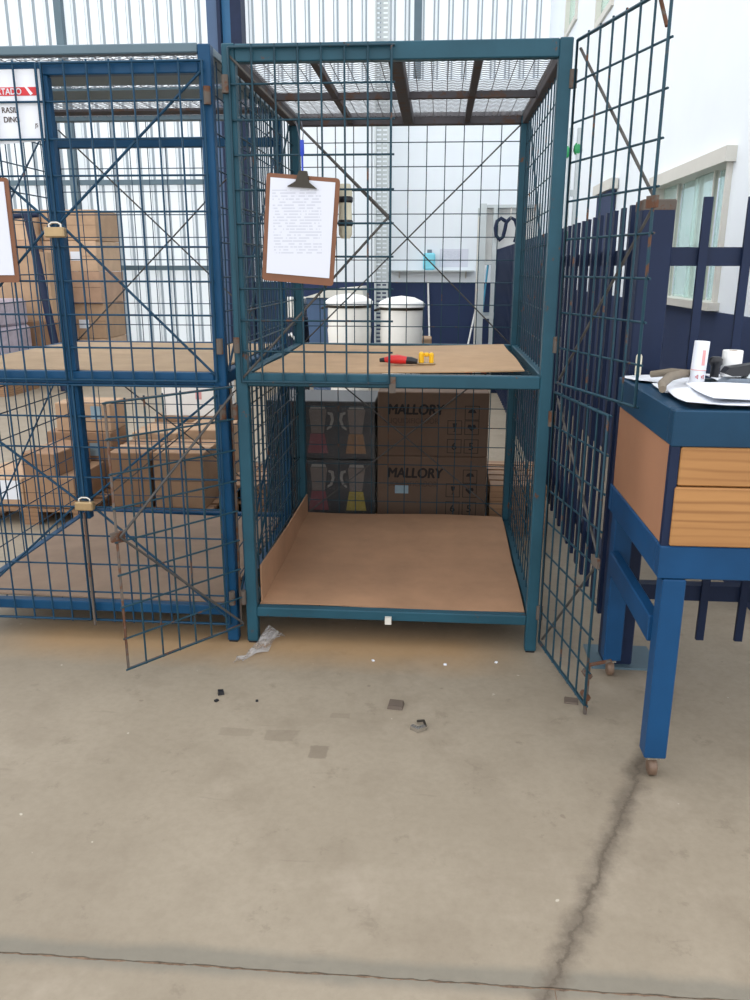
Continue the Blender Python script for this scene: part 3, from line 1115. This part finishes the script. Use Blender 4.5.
carton(-4.2, -3.5, 6.1, 6.65, .01, .699, 'kraft_b', 'large tan carton standing before the far stacks, lower')
t = thing('wrapped_load', (-4.2, 5.6, 0), 'lilac grey wrapped load at the left edge behind the blue cage', 'wrapped goods')
mb = MB()
for k, (a, b) in enumerate(((.12, .4), (.4, .68), (.68, .95))):
    mb.bbox(-4.6+.02*k, -3.7-.015*k, 5.3, 5.95, a, b, .03)
mb.build('wrapped_body', 'lilac', t)
pa = MB()
for x in (-4.6, -4.15, -3.8):
    pa.box(x, x+.1, 5.3, 5.95, 0, .1)
pa.box(-4.6, -3.7, 5.3, 5.95, .1, .119)
pa.build('pallet_base', 'pallet_wood', t)
t = thing('leaning_pole', (-3.3, 6.0, 0), 'dark navy pole with a crossbar leaning near the far cartons', 'pole')
MB().rod([(-3.32, 5.75, 0), (-3.676, 6.05, 1.786)], .045, 6).build('pole', 'navy', t)
MB().rod([(-3.83, 6.05, 1.775), (-3.56, 6.05, 1.79)], .03, 6).build('crossbar', 'navy', t)

# ------------------------------------------------------------------ bins and things at the back wall
def bin_(x, y, label, h=1.0, r=.2):
    t = thing('waste_bin', (x, y, 0), label, 'bin', 'white lidded bins')
    MB().lathe((x, y, 0), [(r*.78, 0), (r*.86, .05), (r*.95, .55*h), (r*1.0, .7*h), (r*.97, .72*h), (r*.98, h*.93)], 28).build('body', 'cream', t)
    MB().lathe((x, y, h*.92), [(r*1.06, 0), (r*1.08, .03), (r*.98, .05), (r*.6, .085), (0.0001, .1)], 28).build('lid', 'white', t)
    MB().lathe((x, y, h*.895), [(r*1.0, 0), (r*1.03, .005), (r*1.03, .025), (r*1.0, .03)], 28).build('rim_band', 'dark', t)
    MB().rod([(x-r*1.02, y-.05, h*.9), (x-r*1.2, y-.05, h*.89), (x-r*1.2, y+.05, h*.89), (x-r*1.02, y+.05, h*.9)], .012).build('handle', 'dark', t)
    MB().lathe((x+.02, y-r*.93, .4*h), [(.05, 0), (.062, .004), (.062, .012), (.05, .016)], 16, axis='y').build('emblem', 'frame_white', t)
    return t


bin_(-.205, 5.1, 'white lidded bin behind the teal cage, left of two', 1.02, .205)
bin_(.28, 5.1, 'white lidded bin behind the teal cage, right of two', 1.0, .2)
t = thing('wheeled_bin', (-.4, 5.75, 0), 'grey wheeled bin with a slanted lid behind the left white bin', 'bin')
MB().prism([(-.62, 5.55, .06), (-.18, 5.55, .06), (-.12, 5.55, .98), (-.68, 5.55, .98)], (0, .45, 0)).build('body', 'slate', t)
MB().prism([(-.7, 5.5, .985), (-.1, 5.5, .985), (-.13, 5.5, 1.09), (-.45, 5.5, 1.06)], (0, .55, 0)).build('lid', 'frame_white', t)
for x in (-.58, -.26):
    MB().lathe((x, 5.9, .1), [(.1, 0), (.1, .05)], 16, axis='x').build('wheel', 'black', t)
t = thing('crate', (-.78, 5.7, 0), 'navy bin with a white box on its rim at the back', 'crate')
MB().bbox(-.95, -.72, 5.62, 5.95, .0, .78, .01).build('body', 'navy', t)
MB().rod([(-.95, 5.6, .62), (-.9, 5.6, .6), (-.85, 5.6, .63), (-.8, 5.6, .56), (-.72, 5.6, .61)], .016, 6).build('white_edge', 'white', t)
tag(MB().bbox(-.93, -.73, 5.63, 5.9, .782, .98, .01).build('white_box', 'cream'), 'cream box resting on a navy crate at the back', 'box')
tag(MB().bbox(.4, .56, 5.3, 5.6, 0, .62, .01).build('pinkish_carton', 'kraft_c'), 'narrow pale carton standing right of the white bins', 'box')


def stick(name, a, b, mat, label, head=None):
    t = thing(name, a, label, 'broom' if head else 'pole')
    MB().rod([a, b], .012, 8).build('handle', mat, t)
    if head:
        MB().bbox(a[0]-.13, a[0]+.13, a[1]-.03, a[1]+.03, .1, .15, .008).build('head', head, t)
        mb = MB()
        for i in range(12):
            x = a[0]-.12+i*.0218
            mb.box(x-.008, x+.008, a[1]-.02, a[1]+.02, .0, .1)
        mb.build('bristles', head, t)['kind'] = 'stuff'
    return t


stick('broom', (.96, 7.75, .14), (1.2, 8.2, 1.3), 'white', 'white handled broom leaning on the navy wall band', 'orange')
stick('broom', (1.1, 7.6, .14), (1.25, 8.2, 1.5), 'teal_plastic', 'teal handled broom leaning beside the white broom', 'orange')
stick('thin_pole', (.53, 8.0, 0), (.479, 8.215, 1.1), 'white', 'thin white pole leaning on the navy wall band')
sh = thing('wall_shelf', (.5, 8.15, 1.22), 'thin white shelf on the back wall holding a cyan bottle', 'shelf')
MB().box(-.02, 1.06, 8.08, 8.24, 1.225, 1.24).build('board', 'alu', sh)
for x in (.1, .95):
    MB().prism([(x, 8.24, 1.225), (x, 8.12, 1.225), (x, 8.24, 1.14)], (.015, 0, 0)).build('bracket', 'frame_white', sh)
t = thing('bottle', (.49, 8.15, 1.24), 'pale cyan bottle on the thin white wall shelf', 'bottle')
MB().bbox(.41, .565, 8.11, 8.2, 1.241, 1.45, .02).build('body', 'cyan', t)
MB().rod([(.49, 8.155, 1.45), (.49, 8.155, 1.49)], .03, 10).build('cap', 'grey', t)
t = thing('wall_notice', (.75, 8.235, 1.35), 'white notice with faint grey lines beside the cyan bottle', 'notice')
MB().box(.62, .98, 8.234, 8.239, 1.28, 1.5).build('sheet', 'page', t)

# pale metal rack with a coiled dark blue hose
t = thing('metal_rack', (1.3, 6.6, 0), 'pale metal rack standing behind the far fence end', 'rack')
for x in (1.06, 1.62):
    for y in (6.3, 6.95):
        MB().box(x-.03, x+.03, y-.03, y+.03, 0, 1.9).build('upright', 'alu', t)
for z in (.2, .75, 1.3, 1.86):
    MB().box(1.06, 1.62, 6.28, 6.98, z, z+.03).build('shelf', 'alu', t)
MB().box(1.03, 1.075, 6.34, 6.9, .25, 1.8).build('side_panel', 'frame_white', t)
MB().box(1.16, 1.2, 6.27, 6.33, .03, 1.86).build('upright', 'alu', t)
MB().box(1.09, 1.59, 6.4, 6.42, 1.33, 1.86).build('back_panel', 'white', t)
t = thing('hose_coil', (1.33, 6.26, 1.5), 'dark navy hose hanging in loops on the pale rack', 'hose')
hp = lambda px, py: (1.302+(px-509)/92, 6.235, 1.641-(py-229)/92)
MB().rod([hp(*q) for q in ((507, 221), (503, 218.5), (499.5, 221), (498, 227), (499, 234), (502.5, 238), (505.5, 235), (507, 228), (508, 222), (512, 218), (516, 220), (518.5, 227), (518, 235), (516.5, 240))], .019, 8).build('loop', 'navy', t)
MB().rod([(1.34, 6.29, 1.85), (1.335, 6.24, 1.862), (1.333, 6.21, 1.8), (1.332, 6.225, 1.745)], .006).build('hook', 'steel', t)

# pale uprights with green ties between fence and wall
t = thing('grey_uprights', (1.55, 3.3, 0), 'pale grey uprights with green ties behind the picket fence', 'upright')
for x in (1.465, 1.52):
    MB().box(x-.014, x+.014, 3.28, 3.32, 0, 2.15).build('upright', 'alu', t)
for z in (.4, .9, 1.4, 1.75):
    MB().box(1.479, 1.506, 3.285, 3.315, z-.02, z+.02).build('rung', 'alu', t)
for x, z in ((1.45, 2.02), (1.515, 2.04), (1.48, 1.49), (1.53, 1.52)):
    mb = MB()
    mb.lathe((x, 3.3, z-.05), [(.02, 0), (.03, .02), (.028, .05), (.016, .07)], 8)
    mb.build('green_tie', 'green', t)

# ------------------------------------------------------------------ navy picket fence
FX, FY, FT = 1.235, -.05, 1.45
t = thing('picket_fence', (FX, 3, 0), 'navy metal picket fence running back along the white wall', 'fence')
for z in (.258, 1.297):
    MB().box(FX-.02, FX+.02, FY+.047, 6.0, z-.024, z+.024).build('rail', 'navy', t)
first = None
y = .12
while y < 6.0:
    if first is None:
        first = MB().box(FX-.0335, FX-.0205, y-.015, y+.015, .1, FT).build('picket', 'navy', t)
        y_0 = y
    else:
        share(first, 'picket', t, (0, y-y_0, 0))
    y += .125
for y in (2.05, 4.05, 6.05):
    MB().bbox(FX-.04, FX+.04, y-.04, y+.04, 0, FT, .004).build('post', 'navy', t)
t = thing('picket_fence', (2, FY, 0), 'navy metal picket fence with corner post behind the blue table', 'fence')
MB().bbox(FX-.046, FX+.046, FY-.046, FY+.046, .008, FT, .004).build('post', 'navy', t)
MB().bbox(FX-.0465, FX+.0465, FY-.0465, FY+.0465, FT-.03, FT+.001, .003).build('post_cap', 'rusty', t)
MB().box(FX-.085, FX+.13, FY-.066, FY+.1, 0, .008).build('base_plate', 'girt', t)
for z in (.258, 1.297):
    MB().box(FX+.047, 3.2, FY-.02, FY+.02, z-.026, z+.026).build('rail', 'navy', t)
first = None
x = 1.372
while x < 3.15:
    if first is None:
        first = MB().box(x-.012, x+.012, FY-.034, FY-.0205, .1, FT+.008).build('picket', 'navy', t)
        x_0 = x
    else:
        share(first, 'picket', t, (x-x_0, 0, 0))
    x += .122

# ------------------------------------------------------------------ blue work table
tx0, tx1, ty0, ty1 = 1.158, 1.83, -.71, -.118
t = thing('work_table', (1.5, -.41, 0), 'blue steel work table with pine front and casters at the right edge', 'table')
L = .055
for x in (tx0+.014, tx1-L):
    for y in (ty0, ty1-L):
        lg = MB().bbox(x, x+L, y, y+L, .058, .548, .003).build('leg', 'table_blue', t)
        cx, cy = x+L/2, y+L/2
        MB().box(cx-.016, cx+.016, cy-.014, cy+.014, .046, .058).build('caster_fork', 'steel', lg)
        MB().lathe((cx-.011, cy-.006, .024), [(.017, 0), (.024, .003), (.024, .019), (.017, .022)], 16, axis='x').build('caster_wheel', 'caster', lg)
# lower frame
MB().bbox(tx0, tx1, ty0, ty0+.04, .55, .632, .003).build('frame_rail', 'table_blue', t)
MB().bbox(tx0, tx1, ty1-.04, ty1, .55, .632, .003).build('frame_rail', 'table_blue', t)
for x in (tx0, tx1-.04):
    MB().bbox(x, x+.04, ty0+.04, ty1-.04, .55, .632, .003).build('frame_rail', 'table_blue', t)
    MB().bbox(x+.005, x+.035, ty0+L, ty1-L, .36, .43, .003).build('stretcher', 'table_blue', t)
# upper frame and top
MB().bbox(tx0, tx1, ty0, ty0+.04, .872, .956, .003).build('apron', 'table_top', t)
MB().bbox(tx0, tx1, ty1-.04, ty1, .872, .956, .003).build('apron', 'table_top', t)
for x in (tx0, tx1-.04):
    MB().bbox(x, x+.04, ty0+.04, ty1-.04, .872, .956, .003).build('apron', 'table_top', t)
MB().box(tx0+.04, tx1-.04, ty0+.04, ty1-.04, .93, .954).build('table_top', 'table_top', t)
for x in (tx0+.002, tx1-.022):
    for y in (ty0+.004, ty1-.024):
        MB().box(x, x+.02, y, y+.02, .632, .872).build('corner_post', 'navy', t)
MB().bbox(tx0+.024, tx1-.024, ty0+.002, ty0+.022, .78, .871, .003).build('front_board', 'pine', t)
MB().bbox(tx0+.019, tx1-.02, ty0-.003, ty0+.02, .634, .777, .003).build('front_board', 'pine', t)
MB().box(tx0+.004, tx0+.016, ty0+.026, ty1-.026, .633, .871).build('side_panel', 'panel', t)
MB().box(tx1-.016, tx1-.004, ty0+.026, ty1-.026, .633, .871).build('side_panel', 'panel', t)
MB().box(tx0+.03, tx1-.03, ty1-.02, ty1-.008, .633, .871).build('back_board', 'panel', t)
MB().box(tx0+.03, tx1-.03, ty0+.03, ty1-.03, .636, .648).build('bottom_board', 'panel', t)

TZ = .957


def sheet(pts, z, label, wob=.004, n=6):
    a, b, c, d = [V((p[0], p[1], 0)) for p in pts]
    mb = MB()
    ph = random.random()*6
    vs = []
    for tz in (0, .0012):
        for j in range(n+1):
            for i in range(n+1):
                u, v = i/n, j/n
                p = (a*(1-u)+b*u)*(1-v)+(d*(1-u)+c*u)*v
                e = max(abs(u-.5), abs(v-.5))*2
                vs.append((p.x, p.y, z+tz+wob*e*e*(1+math.sin(ph+u*5+v*4))))
    N = (n+1)**2
    fs = []
    for j in range(n):
        for i in range(n):
            q = j*(n+1)+i
            fs += [(q, q+n+1, q+n+2, q+1), (N+q, N+q+1, N+q+n+2, N+q+n+1)]
    mb.add(vs, fs)
    return tag(mb.build('paper_sheet', 'paper'), label, 'paper', 'papers on the blue table')


sheet([(1.17, -.25), (1.32, -.27), (1.36, -.13), (1.165, -.125)], TZ, 'white sheet at the rear left corner of the blue table', .003)
sheet([(1.19, -.50), (1.40, -.53), (1.46, -.30), (1.21, -.29)], TZ+.002, 'white sheet under the bent grey stick on the table', .003)
sheet([(1.185, -.695), (1.44, -.70), (1.45, -.46), (1.20, -.47)], TZ+.009, 'white sheet at the front left edge of the table', .004)
sheet([(1.25, -.68), (1.56, -.66), (1.56, -.40), (1.26, -.42)], TZ+.018, 'white sheet topmost of the pile at the table front', .003)
sheet([(1.38, -.36), (1.66, -.34), (1.66, -.13), (1.38, -.13)], TZ+.010, 'white sheet under the white roll on the table', .003)
t = thing('bent_stick', (1.25, -.35, TZ), 'grey brown bent stick lying on the papers', 'stick')
MB().rod([(1.222, -.222, TZ+.02), (1.27, -.25, TZ+.03), (1.33, -.29, TZ+.03)], [.009, .011, .01], 8).build('arm', 'stick', t)
MB().rod([(1.165, -.565, TZ+.026), (1.178, -.51, TZ+.032), (1.22, -.42, TZ+.038), (1.28, -.33, TZ+.036), (1.315, -.29, TZ+.032)], [.009, .011, .012, .011, .01], 8).build('arm', 'stick', t)
t = thing('cardboard_tube', (1.335, -.33, TZ+.02), 'tall white tube with faint pink print standing on the papers', 'tube')
MB().rod([(1.316, -.33, TZ+.012), (1.32, -.33, TZ+.122)], .0195, 18).build('tube_body', 'paper', t)
MB().rod([(1.3171, -.3305, TZ+.046), (1.3172, -.3305, TZ+.048)], .0198, 18).build('print_ring', 'pink', t)
for dx in (-.009, .006):
    MB().rod([(1.315+dx, -.3493, TZ+.03), (1.315+dx+.006, -.3493, TZ+.035), (1.315+dx+.006, -.3493, TZ+.025), (1.315+dx, -.3493, TZ+.03)], .0011, 4).build('print_mark', 'red', t)
MB().box(1.318, 1.326, -.3499, -.349, TZ+.06, TZ+.1).build('print_block', 'pink', t)
t = thing('paper_roll', (1.44, -.24, TZ+.006), 'short white roll standing behind the grey stapler', 'roll')
MB().lathe((1.44, -.22, TZ+.016), [(.012, 0), (.026, 0), (.027, .003), (.027, .07), (.026, .073), (.012, .073), (.012, .0)], 24).build('roll_body', 'white', t)
MB().lathe((1.44, -.22, TZ+.017), [(.0118, 0), (.0118, .072), (.0095, .072), (.0095, 0)], 16).build('core', 'kraft', t)
t = thing('stapler', (1.45, -.35, TZ+.02), 'grey stapler lying on the papers at the right edge', 'stapler')
mb = MB()
mb.prism([(1.36, -.40, TZ+.02), (1.60, -.40, TZ+.02), (1.60, -.40, TZ+.034), (1.38, -.40, TZ+.032)], (0, .05, 0))
mb.build('base', 'grey', t)
MB().prism([(1.365, -.395, TZ+.045), (1.385, -.395, TZ+.038), (1.60, -.395, TZ+.044), (1.60, -.395, TZ+.075), (1.44, -.395, TZ+.07), (1.375, -.395, TZ+.06)], (0, .04, 0)).build('upper_arm', 'black', t)
MB().prism([(1.42, -.4, TZ+.034), (1.6, -.4, TZ+.036), (1.6, -.4, TZ+.058), (1.43, -.4, TZ+.05)], (0, .048, 0)).build('magazine', 'alu', t)
t = thing('desk_object', (1.392, -.235, TZ+.006), 'small black object standing left of the white roll', 'desk object')
MB().lathe((1.392, -.235, TZ+.016), [(.012, 0), (.012, .03), (.018, .036), (.018, .05), (.012, .056)], 14).build('knob_body', 'black', t)
tag(MB().lathe((1.203, -.15, TZ+.008), [(.008, 0), (.009, .002), (.009, .055), (.006, .06)], 12).build('marker', 'cloth'), 'small pale upright marker at the rear corner of the blue table', 'marker')

# ------------------------------------------------------------------ litter on the floor
def chip(x, y, lx, ly, h, rz, mat, label, name='chip'):
    mb = MB()
    R = Matrix.Rotation(rz, 3, 'Z')
    top = [V((-lx*.9, -ly, h)), V((lx, -ly*.8, h*.9)), V((lx*.85, ly, h)), V((-lx, ly*.9, h*1.1))]
    bot = [V((-lx, -ly*1.15, .001)), V((lx*1.08, -ly, .001)), V((lx, ly, .001)), V((-lx*1.1, ly, .001))]
    vs = [R @ p+V((x, y, 0)) for p in bot+top]
    mb.add(vs, [(0, 1, 2, 3), (4, 5, 6, 7), (0, 1, 5, 4), (1, 2, 6, 5), (2, 3, 7, 6), (3, 0, 4, 7)])
    return tag(mb.build(name, mat), label, 'debris')


chip(.521, -.405, .022, .02, .011, -.15, 'rubber', 'flat dark rubber piece on the open floor')
chip(1.05, -.335, .02, .016, .006, -.2, 'rubber', 'flat brown chip below the lower right cage door')
chip(-.02, -.376, .009, .008, .012, .3, 'black', 'small dark crumb left of the crumpled film')
chip(-.022, -.42, .006, .004, .006, .9, 'black', 'tiny dark crumb nearest the open left door')
chip(.1, -.41, .004, .004, .004, .2, 'black', 'tiny dark speck between crumb and rubber piece')
t = thing('bent_clip', (.59, -.53, 0), 'shiny bent metal clip on the floor near the rubber piece', 'debris')
mb = MB()
mb.prism([(.568, -.53, .001), (.59, -.547, .001), (.614, -.53, .001), (.61, -.518, .001), (.59, -.53, .001), (.575, -.52, .001)], (0, 0, .012))
mb.build('plate', 'steel', t)
MB().rod([(.612, -.525, .01), (.606, -.505, .016), (.588, -.492, .006)], .004, 6).build('curl', 'dark', t)
for i, (x, y) in enumerate(((.67, -.13), (.84, -.1), (.43, -.12))):
    chip(x, y, .005, .004, .004, i, 'paper', ['tiny white scrap before the cage, middle one', 'tiny white scrap before the cage, rightmost', 'tiny white scrap before the cage, leftmost'][i])
# crumpled clear film by the cage foot
mb = MB()
path = [(.085, .03, .014), (.055, .0, .05), (.04, -.05, .05), (.035, -.09, .024), (.02, -.115, .02), (.0, -.145, .012), (-.02, -.168, .012)]
wd = [.018, .03, .034, .034, .014, .008, .018]
vs, fs = [], []
n = 7
for i, (p, q) in enumerate(zip(path, wd)):
    for j in range(n):
        a = (j/(n-1)-.5)*2
        vs.append((p[0]+a*q, p[1]+.5*a*q*.4, max(.002, p[2]*(1-abs(a)*.8)+random.uniform(-.012, .014))))
for i in range(len(path)-1):
    for j in range(n-1):
        k = i*n+j
        fs.append((k, k+1, k+n+1, k+n))
mb.add(vs, fs)
tag(mb.build('plastic_film', 'crumpled'), 'crumpled clear plastic film at the left foot of the teal cage', 'plastic film')
